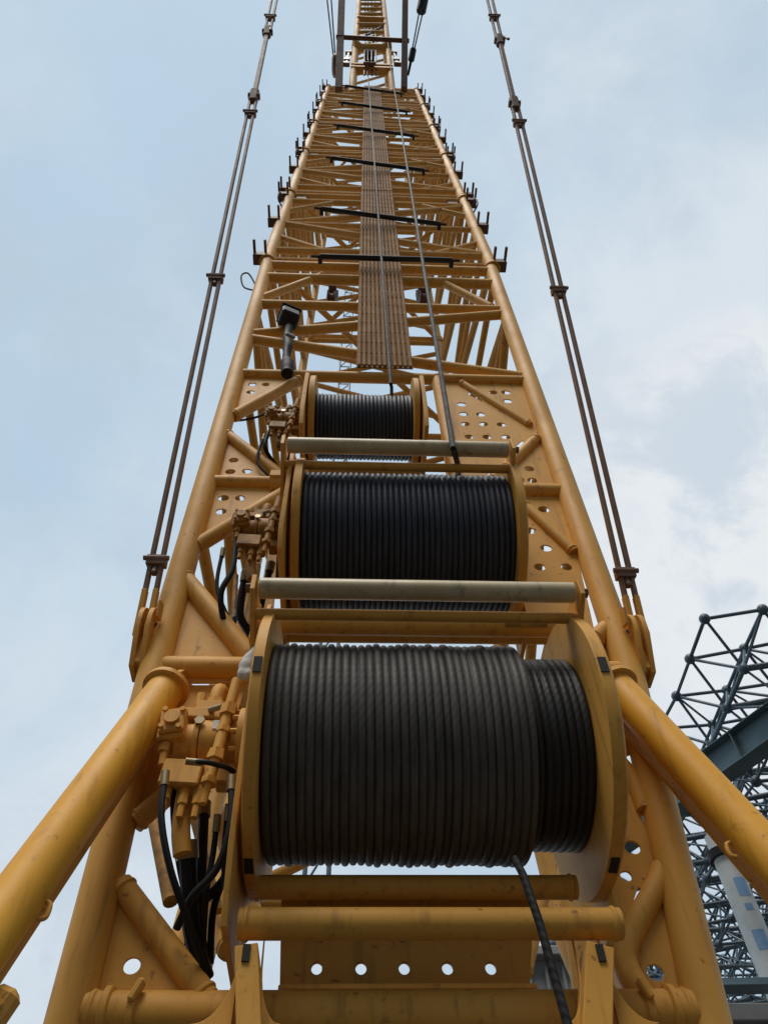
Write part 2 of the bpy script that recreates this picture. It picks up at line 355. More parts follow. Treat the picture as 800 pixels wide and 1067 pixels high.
MB().bar((-1.0, 4.3, 3.6), (-1.02, 4.9, 6.2), .12, .12).build('box_post', PAINT, base)
MB().bar((-1.0, 4.4, 3.9), (-.3, 4.4, 3.9), .3, .08).build('box_post', PAINT, base)
MB().bar((-.72, 4.3, 4.6), (-.86, 4.8, 7.2), .10, .10).build('box_post', PAINT, base)
# bottom box plate, tubes and winch feet
plateXZ('bottom_plate', [xz(294, 925, 3.75), xz(556, 925, 3.75), xz(550, 1046, 3.75), xz(292, 1046, 3.75)], [hole(x, 1010.5, 6.6, 3.75, 1.1) for x in (330, 376, 421, 466, 511)], 3.75, .03, PAINT, base)
T(at(262, 925, 3.6), at(600, 925, 3.6), .055); T(at(249, 963, 3.28), at(646, 963, 3.28), .063)
MB().box(((at(290, 1045, 3.65)+at(556, 1045, 3.65))/2), (1.1, .3, .03)).build('ledge_plate', PAINT, base)
def flare(xa, xb, s, Y):                                     # winch foot: upright with a hollow-curved gusset on each side
    m_ = MB(); pa, pb = at(xa, 1015, Y), at(xb, 1015, Y); w = pb.x-pa.x; xm = (xa+xb)/2; q = Vector((0, .08, 0))
    m_.bar(at(xm, 984, Y)+q, at(xm+s*3, 1085, Y)+q, w, .16, (1, 0, 0)); m_.build('winch_foot', PAINT, base)
    for sg, x0 in ((-1, pa.x), (1, pb.x)):
        wd = .15 if sg == -s else .09; zt_ = at(xm, 988, Y).z
        poly = [(x0, zt_)] + [(x0+sg*wd*(1-math.cos(t*math.pi/20)), zt_-.24*math.sin(t*math.pi/20)) for t in range(1, 11)] + [(x0, zt_-.30)]
        plateXZ('foot_gusset', poly, [], Y+.1, .03, PAINT, base)
    c_ = at(xm, 994, Y); MB().box((c_.x, Y-.004, c_.z), (.030, .012, .065), bev=0).build('foot_slot', DARK, base)
flare(244, 269, 1, 3.2); flare(611, 640, -1, 3.2)
for px, py in ((238, 1043), (692, 920)): MB().ball(at(px, py, FY-.02), .012).build('plug', BROWN, base)
for k, (px, py) in enumerate(((257, 298),)):
    p = at(px, py, FY-.02); MB().path([p+Vector((.1, 0, -.15)), p+Vector((-.04, 0, -.02)), p+Vector((-.1, -.06, .25)), p+Vector((-.02, -.06, .35)), p+Vector((.1, 0, .1))], .012, 8).build('loop_handle', BLACK, base)
# pendant lugs at the outer side of the chords
for s, (px, py), X in ((-1, (152, 655), XL), (1, (655, 662), XR)):
    c = at(px, py, FY-.05); o = Vector((s*.02, 0, 0))
    def rnd(zc, yc, r): return [(yc+r*math.cos(t), zc+r*math.sin(t)) for t in [math.pi*k/10 for k in range(11)]]
    x1 = X(c.z)+s*.075
    plateYZ('pendant_lug', rnd(c.z, c.y, .13)+[(c.y-.12, c.z -.10), (c.y+.0, c.z -.32), (c.y+.14, c.z -.32), (c.y+.15, c.z -.10)], [(c.y, c.z, .04, .04)], x1+s*.045, .03, PAINT, base)
    plateYZ('pendant_lug', rnd(c.z, c.y, .13)+[(c.y-.12, c.z -.10), (c.y+.0, c.z -.32), (c.y+.14, c.z -.32), (c.y+.15, c.z -.10)], [(c.y, c.z, .04, .04)], x1-s*.015, .03, PAINT, base)
    MB().box((x1-s*.0, c.y+.06, c.z-.20), (.08, .15, .2)).build('lug_block', PAINT, base)
    MB().tube((x1-s*.05, c.y, c.z), (x1+s*.08, c.y, c.z), .04, 14).build('lug_pin', DARK, base)
    MB().box((x1-s*.06, c.y-.11, c.z+.05), (.02, .08, .12), Matrix.Rotation(.4, 3, 'X')).build('lug_tab', PAINT, base)

# ------------------------------------------------------------------ lattice sections above, one per storey
BX, HW, HR, DD, LS = .275, 1.655, 1.40, 2.9, 4.28
def cradle(par, s, x, y, z, name='pendant_cradle'):
    m_ = MB(); m_.box((x+s*.11, y-.03, z), (.20, .16, .16))
    for k in (.03, .19): m_.box((x+s*k, y-.19, z+.02), (.035, .22, .06), bev=.004)
    m_.build(name, BROWN, par)
def make_section():
    z0 = 11.32; root = thing('boom_section', 'lattice boom section standing directly on the base section', 'boom section', (BX, FY, z0), 'stacked lattice boom sections')
    def t(p0, p1, r, nm='lacing_tube', n=10): MB().tube(p0, p1, r, n).build(nm, PAINT_UP, root)
    for s in (-1, 1):
        for hw, y, r in ((HW, FY, .095), (HR, RY, .08)):
            m_ = MB(); m_.tube((BX+s*hw, y, z0), (BX+s*hw, y, z0+LS-.02), r, 16)
            m_.lathe([(0, r), (.01, r+.03), (.09, r+.03), (.1, r)], (BX+s*hw, y, z0), (0, 0, 1), 16)
            m_.lathe([(0, r), (.01, r+.03), (.09, r+.03), (.1, r)], (BX+s*hw, y, z0+LS-.12), (0, 0, 1), 16); m_.build('chord', PAINT if y == FY else PAINT_UP, root)
        for zc in (.10, LS-.36): cradle(root, s, BX+s*HW, FY, z0+zc)
        cradle(root, s, BX+s*HW, FY, z0+2.15)
        for zc in (.12, LS-.3): MB().box((BX+s*(HW-.22), FY+.02, z0+zc), (.20, .07, .26)).build('joint_block', BROWN, root)
        q = Vector((BX+s*(HW+.06), FY-.05, z0+LS-1.2)); MB().path([q, q+Vector((s*.07, -.14, .05)), q+Vector((s*.07, -.16, .4)), q+Vector((0, 0, .45))], .014, 6).build('loop_handle', BLACK, root)
    for zc in (.1, .62, LS-.55, LS-.12):
        t((BX-HW, FY, z0+zc), (BX+HW, FY, z0+zc), .062, 'cross_tube'); 
    for zc in (.1, LS-.12): t((BX-HR, RY, z0+zc), (BX+HR, RY, z0+zc), .055, 'cross_tube')
    n = 2; bay = (LS-1.3)/n
    for i in range(n):
        a, b = z0+.68+i*bay, z0+.68+(i+1)*bay; s = 1 if i % 2 else -1
        t((BX-s*HW, FY, a), (BX+s*HW, FY, b), .062); t((BX+s*HR, RY, a), (BX-s*HR, RY, b), .055); t((BX-s*HR, RY, a), (BX+s*HR, RY, b), .05)
    n = 4; bay = (LS-.3)/n
    for i in range(n):
        a, b = z0+.15+i*bay, z0+.15+(i+1)*bay
        for s in (-1, 1):
            t((BX+s*HW, FY, b if i % 2 else a), (BX+s*HR, RY, a if i % 2 else b), .056)
            if i in (1, 3): t((BX+s*HW, FY, a), (BX+s*HR, RY, a), .045)
    t((BX-HW, FY, z0+.1), (BX+HR, RY, z0+.12), .05); t((BX+HW, FY, z0+LS-.2), (BX-HR, RY, z0+LS-.2), .05); t((BX-HW, FY, z0+LS/2), (BX+HW, FY, z0+LS/2), .05, 'cross_tube'); 
    for s in (-1, 1): t((BX+s*HW, FY, z0+LS-1.3), (BX+s*.8, FY, z0+LS-.55), .048, 'knee_brace'); t((BX+s*HW, FY, z0+1.4), (BX+s*.8, FY, z0+.62), .048, 'knee_brace')
    # walkway panel: a sheet with raised bars along it and thin rods across
    return root
def walkway(par, z0, z1, x, w=.60):
    m_ = MB(); y = FY-.11
    m_.box((x, y+.02, (z0+z1)/2), (w, .012, z1-z0), bev=0)
    k = 11
    for i in range(k): m_.box((x-w/2+w*(i+.5)/k, y, (z0+z1)/2), (w/k*.55, .035, z1-z0-.01), bev=.004)
    for j in range(int((z1-z0)/.3)): m_.box((x, y+.012, z0+.08+j*.3), (w-.01, .008, .012), bev=0)
    return m_.build('walkway_grating', GRATE, par)
def rod(par, z, x0, x1, dz=0.):
    m_ = MB(); y = FY-.24; a, b = Vector((x0, y-dz, z)), Vector((x1, y+dz, z)); m_.tube(a, b, .042, 12)
    d = (b-a).normalized(); m_.tube(a-d*.12, b+d*.12, .022, 8)
    for q in (a, b): m_.box(q+Vector((0, .05, 0)), (.06, .10, .07))
    m_.build('rope_roller', BLACK, par)
walkway(base, 7.54, 11.28, BX-.01)
rod(base, 10.9, BX-.86, BX+.99)
sec = make_section(); walkway(sec, 11.34, 15.56, BX-.01); rod(sec, 13.2, BX-.95, BX+1.0, .09)
names = ['third lattice boom section counting up from the winches', 'fourth lattice boom section up, halfway along the boom', 'fifth lattice boom section up, next to the topmost wide one', 'topmost full-width lattice boom section right under the narrow jib']
for i, nm in enumerate(names): dup(sec, (BX, FY, 11.32+LS*(i+1)), nm)
TOPZ = 11.32+LS*5

# ------------------------------------------------------------------ narrow upper jib and its luffing struts
jib = thing('luffing_jib', 'narrow upper lattice jib rising from the top of the wide boom', 'crane jib', (BX, FY, TOPZ))
foot = MB()
for a in (0,): 
    foot.box((BX, FY+.1, TOPZ+.12), (3.5, .30, .22)); foot.box((BX, FY+.2, TOPZ+.5), (3.0, .3, .16)); foot.box((BX, FY+.3, TOPZ+.9), (2.5, .3, .12))
foot.build('boom_head_beam', PAINT_UP, jib)
jb = [at(367, 88, 3.4), at(408, 88, 3.4)]; jt = []
for px, q in ((374, 0), (399.5, 0)):
    v = ray(px, q); jt.append(v*46.0/v.dot(cf))
ext = lambda a, b, k: a+(b-a)*k
back = Vector((0, 1.5, .25))
for a, b in zip(jb, jt):
    MB().tube(ext(a, b, -.06), ext(a, b, 1.5), .125, 12).build('chord', PAINT_UP, jib)
    MB().tube(ext(a, b, -.06)+back, ext(a, b, 1.5)+back, .09, 10).build('chord', PAINT_UP, jib)
for k in [i*.085 for i in range(1, 17)]:
    a, b = ext(jb[0], jt[0], k), ext(jb[1], jt[1], k)
    if i and k > .5: MB().tube(a, b, .09 if abs(k-.595) > .03 else .16, 10).build('cross_tube', PAINT_UP, jib)
    MB().tube(a+back, ext(jb[1], jt[1], k+.085)+back, .06, 8).build('lacing_tube', PAINT_UP, jib)
    MB().tube(a, ext(jb[0], jt[0], k+.085)+back, .06, 8).build('lacing_tube', PAINT_UP, jib); MB().tube(b, ext(jb[1], jt[1], k+.085)+back, .06, 8).build('lacing_tube', PAINT_UP, jib)
def kpy(a, b, py):                                           # how far along a-b the height py falls
    lo, hi = -.2, 1.6
    for _ in range(40):
        m = (lo+hi)/2
        if proj(ext(a, b, m))[1] > py: lo = m
        else: hi = m
    return m
for py, r in ((73, .22), (70, .2), (50, .3), (20, .22)):
    k = kpy(jb[0], jt[0], py); a, b = ext(jb[0], jt[0], k), ext(jb[1], jt[1], k); c = (a+b)/2; w = (b-a).normalized()
    m_ = MB()
    if py == 50: m_.lathe([(-.85, .34), (-.7, .34), (-.45, .2), (.45, .2), (.7, .34), (.85, .34)], c, w, 14)
    else: m_.box(c, (1.7 if py > 30 else 1.5, .3, r*2.2))
    m_.build('cross_beam', PAINT_UP, jib)
k = kpy(jb[0], jt[0], 36); a = ext(jb[0], jt[0], k); k2 = kpy(jb[1], jt[1], 25); MB().tube(a+Vector((.5, 0, 0)), ext(jb[1], jt[1], k2), .06, 8).build('lacing_tube', BLACK, jib)
sh = at(385, 61, 2.75); m_ = MB()
for dx in (-.14, .0, .14): m_.lathe([(-.05, .3), (-.03, .36), (0, .28), (.03, .36), (.05, .3)], sh+Vector((dx, 0, 0)), (1, 0, 0), 20)
m_.box(sh+Vector((0, .1, -.5)), (.5, .12, .7)); m_.box(sh+Vector((0, .1, .45)), (.2, .1, .5)); m_.build('sheave_block', BROWN, jib)
for px in (362, 412):
    q = at(px, 60, 3.5); m_ = MB(); m_.bar(q-Vector((0, 0, 3.2)), q+Vector((0, 0, 3.0)), .10, .10); m_.box(q+Vector((0, 0, 3.1)), (.35, .2, .5)); m_.box(q-Vector((0, 0, 1.3)), (.3, .2, .9)); m_.box(q-Vector((0, 0, 3.3)), (.35, .2, .6)); m_.build('backstop_rod', LINK, jib)
for px in (379.5, 383, 387.5, 392):
    a = at(px, 78, 3.2); v = ray(px-(px-385)*.2, 0); b = v*47/v.dot(cf); MB().tube(a, ext(a, b, 1.3), .035, 6).build('jib_rope', BLACK, jib)
st = thing('luffing_strut', 'dark brown twin-leg luffing strut flanking the jib above the boom', 'crane strut', (BX, FY, TOPZ))
top = []
for x0, x1 in ((353, 356), (421, 422)):
    a = at(x0, 90, 3.3); v = ray(x1, 0); b = v*30.5/v.dot(cf); top.append((a, b)); MB().bar(ext(a, b, -.03), ext(a, b, 2.2), .26, .22).build('leg', BROWN, st)
k = kpy(*top[0], 38); k2 = kpy(*top[1], 42); w = top[1][0]-top[0][0]
MB().bar(ext(*top[0], k)-w*.07, ext(*top[1], k2)+w*.07, .22, .16).build('spreader_bar', BROWN, st)
for px0, px1, lab in ((350, 343, 'thin twin stay rope left of the jib, running up from a pulley'), (425, 441, 'thin twin stay rope right of the jib, spreading up and outwards')):
    s_ = thing('stay_rope', lab, 'stay rope', at(px0, 78, 3.2), 'stay ropes beside the jib')
    a = at(px0, 78, 3.2); v = ray(px1, 0); b = v*31/v.dot(cf)
    for dx in (-.09, .09): MB().tube(a+Vector((dx*.2, 0, 0)), ext(a, b, 1.8)+Vector((dx*1.5, 0, 0)), .028, 6).build('strand', BLACK, s_)
    m_ = MB(); q = ext(a, b, .12)
    if px0 < 400:
        m_.lathe([(-.12, .3), (-.06, .42), (.06, .42), (.12, .3)], q, (1, 0, 0), 16); m_.box(q+Vector((0, .1, .6)), (.28, .2, .8)); m_.build('pulley', LINK, s_)
    else:
        m_.tube(ext(a, b, .2), ext(a, b, .34), .13, 8); m_.build('socket', BLACK, s_); m_ = MB(); m_.tube(ext(a, b, .85), ext(a, b, 1.2), .2, 8); m_.build('socket', BLACK, s_)

# ------------------------------------------------------------------ pendant lines at both sides of the boom
def pendant(px0, py0, px1, label, clamps, conn, X):
    a = at(px0, py0, FY-.05); v = ray(px1, 0); b = v*11.0/v.dot(cf); a.x = X
    root = thing('pendant_line', label, 'pendant line', a, 'pendant lines beside the boom')
    P = lambda py: ext(a, b, kpy(a, b, py)); w = Vector((.036, 0, 0)); end = ext(a, b, 1.55)
    def pair(p, q, m=LINK):
        for s in (-1, 1): MB().bar(p+w*s, q+w*s, .029, .046, (1, 0, 0)).build('link_bar', m, root)
    c1, c2 = P(conn[0]), P(conn[1]); d = (b-a).normalized()
    pair(P(py0-32), c1-d*.1); pair(c2+d*.1, end)
    for s in (-1, 1): MB().bar(a+w*s-d*.06, P(py0-40)+w*s, .034, .055, (1, 0, 0)).build('link_end', PAINT, root)
    MB().bar(c1, c2, .05, .06, (1, 0, 0)).build('link_bar', LINK, root)
    for q in (c1, c2):
        m_ = MB(); m_.bar(q-d*.14, q+d*.14, .105, .085, (1, 0, 0), .02); m_.tube(q-Vector((.07, 0, 0)), q+Vector((.07, 0, 0)), .042, 10); m_.build('connector', BROWN, root)
    m_ = MB(); m_.tube(c2+Vector((.05, -.05, 0)), c2+Vector((.07, -.04, -.30)), .018, 6); m_.build('locking_pin', BLACK, root)
    for py in clamps:
        q = P(py); m_ = MB(); m_.bar(q-d*.04, q+d*.035, .13, .075, (1, 0, 0)); m_.tube(q+Vector((-.085, -.03, 0)), q+Vector((.085, -.03, 0)), .018, 8); m_.box(q+Vector((0, .02, -.07)), (.035, .05, .08)); m_.build('clamp', LINK, root)
pendant(152, 655, 285.5, 'rusty twin-bar pendant line left of the boom', (585, 290, 118, 18), (100, 33), XL(3.6)-.125)
pendant(655, 662, 510.5, 'rusty twin-bar pendant line right of the boom against the white clouds', (598, 303, 128, 18), (108, 42), XR(3.6)+.125)

# ------------------------------------------------------------------ backstop struts in front
def strut(pa, pb, label, s):
    a = at(*pa, 3.33); v = ray(*pb); b = v*(2.78 if s < 0 else 3.3)/v.dot(cf)
    root = thing('backstop_strut', label, 'strut', a, 'backstop struts braced against the boom')
    d = (b-a).normalized(); e = ext(a, b, 1.9)
    MB().tube(a, e, .103 if s < 0 else .099, 40).build('tube', PAINT_BRIGHT, root)
    MB().lathe([(-.02, .105), (-.016, .132), (.016, .132), (.02, .105)], a, d, 40).build('end_collar', PAINT, root)
    MB().bar(a-d*.02, a-d*.22+Vector((0, .12, .04)), .035, .12, (1, 0, 0)).build('end_lug', PAINT, root)
    q = ext(a, b, .93)+Vector((-s*.095, .03, 0)) ; MB().path([q, q+Vector((-s*.025, .0, -.015)), q+Vector((-s*.025, 0, -.06)), q+Vector((0, 0, -.07))], .010, 8).build('hook', PAINT, root)
    off = Vector((-s*.0, .16, -.02))
    MB().bar(a+off+d*.1, e+off, .02, .1, (0, 1, 0)).build('stiffener', PAINT, root)
strut((173, 718), (0, 960), 'thick yellow tubular strut slanting down at the left edge', -1)
strut((641, 715), (800, 890), 'thick yellow tubular strut slanting down at the right, in front of the space frame', 1)

# ------------------------------------------------------------------ winches
def winding(name, m, root, x0, x1, rad, pitch, yc, zc, jit=.0, n=96, dep=.5):
    bm = bmesh.new(); k = int(round((x1-x0)/pitch)); pitch = (x1-x0)/k; prof = []
    for i in range(k):
        dr = random.uniform(-jit, jit)
        for j in range(7):
            u = (j/6)*2-1; h = math.sqrt(max(0, 1-(u*.97)**2)); prof.append((x0+pitch*(i+.5+u*.485), rad-pitch*dep+pitch*dep*h+dr))
    cols = []
    for t in range(n+1):
        a = math.pi/2*0 + 2*math.pi*t/n     # seam at the far side
        sh = pitch*(t/n-.5)
        cols.append([bm.verts.new((min(max(x+sh*.9, x0), x1), r*math.cos(a), r*math.sin(a))) for x, r in prof])
    for c, d in zip(cols, cols[1:]):
        for i in range(len(prof)-1): bm.faces.new((c[i], c[i+1], d[i+1], d[i]))
    for cap in (0, -1):
        c = bm.verts.new(((x0 if cap == 0 else x1), 0, 0))
        for p, q in zip(cols, cols[1:]): bm.faces.new((p[cap], q[cap], c))
    bmesh.ops.recalc_face_normals(bm, faces=bm.faces); me = bpy.data.meshes.new(name); bm.to_mesh(me); bm.free()
    o = link(name, me, m, root, 70); o.location = Vector((0, yc, zc)) - ORG[root.name]; ORG[o.name] = Vector((0, yc, zc)); return o
def flange(root, x, s, rad, yc, zc, th, marks=()):
    f = MB().lathe([(0, rad*.3), (0, rad-.035), (-s*.012 if 0 else 0, rad), (th*.85, rad), (th, rad-.01), (th, rad-.05), (th*.6, rad-.07), (th*.6, .1)], (x, yc, zc), (s, 0, 0), 96).build('flange', PAINT, root)
    for py in marks:
        best = min((abs(proj((x+s*th/2, yc+rad*math.cos(t), zc+rad*math.sin(t)))[1]-py), t) for t in [math.pi*(.5+k/200) for k in range(200)])[1]
        t = best; c = Vector((x+s*th*.45, yc+(rad+.002)*math.cos(t), zc+(rad+.002)*math.sin(t)))
        n_ = Vector((0, math.cos(t), math.sin(t))); MB().bar(c-n_*.004, c+n_*.004, .04, .09, (1, 0, 0), 0).build('rim_slot', DARK, f)
    return f
def motor(root, x, yc, zc, k):
    # hydraulic drive bolted to the side of the drum; V(out, front, up) in its own frame
    V = lambda o, f, u: Vector((x-o*k, yc-f*k, zc+u*k))
    body = MB(); body.lathe([(0, .20*k), (.05*k, .20*k), (.055*k, .15*k), (.10*k, .135*k), (.25*k, .135*k), (.26*k, .115*k), (.38*k, .115*k), (.39*k, .05*k)], V(0, .06, .08), (-1, 0, 0), 36)
    body.bolts(V(.05, .06, .08), (-1, 0, 0), .175*k, 12, .016*k, .035*k); body.lathe([(.255*k, .12*k), (.258*k, .14*k), (.285*k, .14*k), (.288*k, .12*k)], V(0, .06, .08), (-1, 0, 0), 36)
    mo = body.build('hydraulic_motor', OIL if k < .95 else PAINT, root); mm = OIL if k < .95 else PAINT
    b = MB(); rz = Matrix.Rotation(R(-8), 3, 'Z') @ Matrix.Rotation(R(-6), 3, 'Y'); c = V(.40, .13, .12)
    b.box(c, (.15*k, .15*k, .20*k), rz, .012); b.box(c+Vector((0, -.085*k, 0)), (.13*k, .03*k, .15*k), rz, .01)
    b.tube(c+Vector((0, -.09*k, 0)), c+Vector((0, -.125*k, 0)), .04*k, 18)
    for sx in (-1, 1):
        for sz in (-1, 1): q = c+Vector((sx*.045*k, -.10*k, sz*.055*k)); b.tube(q, q+Vector((0, -.02*k, 0)), .014*k, 8)
    b.box(V(.30, .12, .22), (.20*k, .10*k, .07*k)); b.tube(V(.50, .12, .2), V(.26, .12, .21), .028*k, 10); b.build('valve_block', mm, mo)
    e = MB(); e.box(V(.24, .10, .25), (.15*k, .12*k, .13*k)); e.path([V(.22, .1, .28), V(.22, .1, .40), V(.215, .07, .46), V(.20, -.02, .48), V(.19, -.12, .46)], .04*k, 12); e.tube(V(.30, .12, .3), V(.30, .12, .38), .028*k, 8); e.tube(V(.22, .1, .31), V(.22, .1, .35), .052*k, 8); e.build('elbow_fitting', mm, mo)
    v = MB(); p0, p1 = V(.10, .22, .40), V(.145, .22, -.26); v.tube(p0, p1, .030*k, 12)
    for t, r in ((.04, .024), (.28, .046), (.33, .046), (.5, .038), (.72, .042), (.76, .046), (.97, .04)): q = ext(p0, p1, t); v.tube(q, ext(p0, p1, t+.05), r*k, 6)
    v.tube(p1, ext(p0, p1, 1.18), .018*k, 8); v.build('relief_valve', mm, mo)
    w = MB(); w.box(V(.30, .17, -.17), (.20*k, .04*k, .145*k), Matrix.Rotation(R(3), 3, 'Y')); w.box(V(.26, .08, -.15), (.17*k, .14*k, .11*k)); w.box(V(.08, .08, -.14), (.12*k, .1*k, .1*k)); w.build('manifold', mm, mo)
    for o_, l in ((.36, .06), (.27, .09), (.20, .09)): f = MB(); f.tube(V(o_, .14, -.23), V(o_, .14, -.24-l), .026*k, 6); f.tube(V(o_, .14, -.24-l), V(o_, .14, -.31-l), .018*k, 8); f.build('port_fitting', mm, mo)
    f = MB(); f.path([V(.28, .08, -.26), V(.265, .08, -.42), V(.235, .06, -.54)], .045*k, 12); f.build('outlet_elbow', mm, mo)
    f = MB(); f.tube(V(.42, .16, .02), V(.41, .16, -.12), .02*k, 8); f.tube(V(.42, .16, -.04), V(.42, .16, .01), .03*k, 6); f.build('port_fitting', mm, mo)
    g_ = MB(); g_.tube(V(.26, .2, .13), V(.26, .215, .13), .028*k, 6); g_.build('plated_plug', STEELFIT, mo); g_ = MB(); g_.tube(V(.23, .18, .22), V(.16, .2, .23), .016*k, 8); g_.build('plated_plug', STEELFIT, mo)
    if k > .95: MB().box(V(.17, .195, .11), (.035, .012, .06), bev=.01).build('gauge_window', CLOTH, mo)
    return V
WY = 3.4
w1 = thing('rope_winch', 'largest winch drum at the bottom, wound with dusty grey rope', 'winch', (.36, WY, 2.63), 'rope winches in the boom foot')
winding('rope_winding', ROPE1, w1, -.425, .872, .563, .0405, WY, 2.63, .006, 96, .42)
winding('inner_rope_layer', ROPE1B, w1,   .874, 1.16, .495, .040, WY, 2.63, .002, 96, .35)
flange(w1, -.43, -1, .722, WY, 2.63, .055, (692, 902)); flange(w1, 1.165, 1, .722, WY, 2.63, .07, (692, 902))
def plate_bolts(root, x, s, yc, zc, r, k):
    MB().bolts((x, yc, zc), (s, 0, 0), r, k, .016, .022).build('bolt_ring', OIL, root)
def side_plate(root, X, yc, zc, r, th=.03, up=.9, down=1.12):
    plateYZ('side_plate', [(yc-r*.78, zc-r*down), (yc-r*.90, zc-r*.9), (yc-r*.90, zc+r*.55), (yc-r*.6, zc+r*up), (yc+r*.5, zc+r*up), (yc+r*.8, zc+r*.5), (yc+r*.8, zc-r*down)], [], X, th, PAINT, root)
plateYZ('side_plate', [(3.22, 1.62), (3.10, 1.9), (2.98, 2.5), (2.98, 3.1), (3.15, 3.5), (3.9, 3.4), (3.9, 1.62)], [], -.517, .026, PAINT, w1)
plateYZ('side_plate', [(3.5, 1.60), (3.5, 1.75), (3.56, 1.85), (3.52, 3.4), (3.9, 3.4), (3.9, 1.6)], [], 1.262, .03, PAINT, w1)
T(at(272, 650, 3.42), at(594, 654, 3.42), .068, 'frame_tube', par=w1); T(at(280, 661, 3.75), at(600, 664, 3.75), .055, 'frame_tube', par=w1)
for px, x in ((270, -.50), (598, 1.24)): MB().bar(at(px, 655, 3.35)+Vector((0, -.12, -.28)), at(px, 640, 3.2)+Vector((0, 0, .02)), .035, .16, (1, 0, 0)).build('frame_lug', PAINT, w1)
motor(w1, -.54, WY, 2.53, .98)
w2 = thing('rope_winch', 'middle winch drum wound with blue-black rope, between the two pale rollers', 'winch', (.34, WY, 4.46), 'rope winches in the boom foot')
winding('rope_winding', ROPE2, w2, -.375, 1.065, .515, .0385, WY, 4.46, .002)
flange(w2, -.38, -1, .612, WY, 4.46, .055); flange(w2, 1.07, 1, .612, WY, 4.46, .06)
side_plate(w2, -.475, WY, 4.46, .612); plateYZ('side_plate', [(3.5, 3.8), (3.5, 4.9), (3.9, 4.9), (3.9, 3.8)], [], 1.17, .03, PAINT, w2)
T((-.45, 3.5, 3.75), (1.2, 3.5, 3.75), .05, 'frame_tube', par=w2)
motor(w2, -.49, WY-.05, 4.36, .82)
w3 = thing('rope_winch', 'smallest winch drum at the top, behind the upper pale roller', 'winch', (.05, WY, 6.21), 'rope winches in the boom foot')
winding('rope_winding', ROPE2, w3, -.385, .475, .30, .034, WY, 6.21, .0015)
flange(w3, -.39, -1, .46, WY, 6.21, .05); flange(w3, .48, 1, .46, WY, 6.21, .05)
side_plate(w3, -.475, WY, 6.21, .46, .035, .95, 1.3); side_plate(w3, .565, WY, 6.21, .46, .035, .95, 1.3)
p = at(380, 489, 3.4); T((-.46, 3.4, p.z), (.55, 3.4, p.z), .058, 'frame_tube', par=w3)
motor(w3, -.49, WY, 6.12, .74)
# pale guide rollers in front of the drums
def roller(zc, x0, x1, label, px0):
    root = thing('guide_roller', label, 'roller', ((x0+x1)/2, 2.75, zc), 'pale guide rollers between the winches')
    m_ = MB(); m_.lathe([(0, .035), (0, .052), (.006, .058), (x1-x0-.006, .058), (x1-x0, .052), (x1-x0, .035)], (x0, 2.75, zc), (1, 0, 0), 32); m_.build('roller_tube', ROLLER, root)
    MB().tube((x0-.02, 2.86, zc-.085), (x1+.02, 2.86, zc-.085), .032, 14).build('stay_tube', PAINT, root)
    for x in (x0-.03, x1+.03): plateYZ('bracket', [(2.70, zc-.06), (2.70, zc+.05), (2.76, zc+.09), (3.25, zc+.05), (3.45, zc-.25), (3.45, zc-.42), (3.2, zc-.36), (2.9, zc-.16)], [], x, .025, PAINT, root)
    for x, s in ((x0-.045, -1), (x1+.045, 1)): MB().tube((x, 2.75, zc), (x+s*.03, 2.75, zc), .028, 6).build('axle_nut', BROWN, root)
roller(4.74, -.50, 1.07, 'upper pale steel guide roller, between the smallest and the middle drum', 300)
roller(3.19, -.52, 1.20, 'lower pale steel guide roller, just above the largest drum', 270)

def patch(name, m, par, x0, x1, y, z, r, a0, a1):           # a thin worn patch lying on a tube that runs along x
    g_ = MB(); rows = [[g_.bm.verts.new((x, y+r*math.cos(R(a0+(a1-a0)*k/6)), z+r*math.sin(R(a0+(a1-a0)*k/6)))) for k in range(7)] for x in (x0, x1)]
    for k in range(6): g_.bm.faces.new((rows[0][k], rows[0][k+1], rows[1][k+1], rows[1][k]))
    return g_.build(name, m, par)
p = at(545, 654, 3.42); patch('marking_strip', OIL, w1, p.x-.13, p.x+.14, 3.42, at(545, 654, 3.42).z-.002, .070, 178, 222)
# ------------------------------------------------------------------ ropes leaving the drums
def rope(pts, r, m, label):
    P = [Vector(p) for p in pts]; o = MB().path(P, r, 10, 0).build('wire_rope', m); return tag(o, label, 'rope', 'ropes leaving the winch drums')
dx = at(408, 414, 3.15).x; rope([(dx, 3.18, 6.30), (dx, 3.135, 6.36), (dx, 3.10, 6.45)] + [at(407, 400, 3.05), at(383.5, 78, 3.0)], .016, ROPEG, 'grey wire rope running from the smallest drum straight up over the walkway')
dx = at(478, 500, 2.95).x; rope([(dx, 2.965, 4.61), (dx, 2.945, 4.70), (dx, 2.90, 4.77)] + [at(472, 467, 2.665), at(413.5, 108, 3.0), at(409, 84, 3.1), ext(jb[1], jt[1], 1.3)+Vector((-.12, -.2, 0))], .020, ROPEG, 'longer grey wire rope running up from the middle drum over the upper roller')
rope([at(536, 895, 2.93), at(545, 912, 2.9), at(563, 965, 2.85), at(596, 1085, 2.8)], .0165, ROPEB, 'black rope hanging down from the underside of the largest drum')

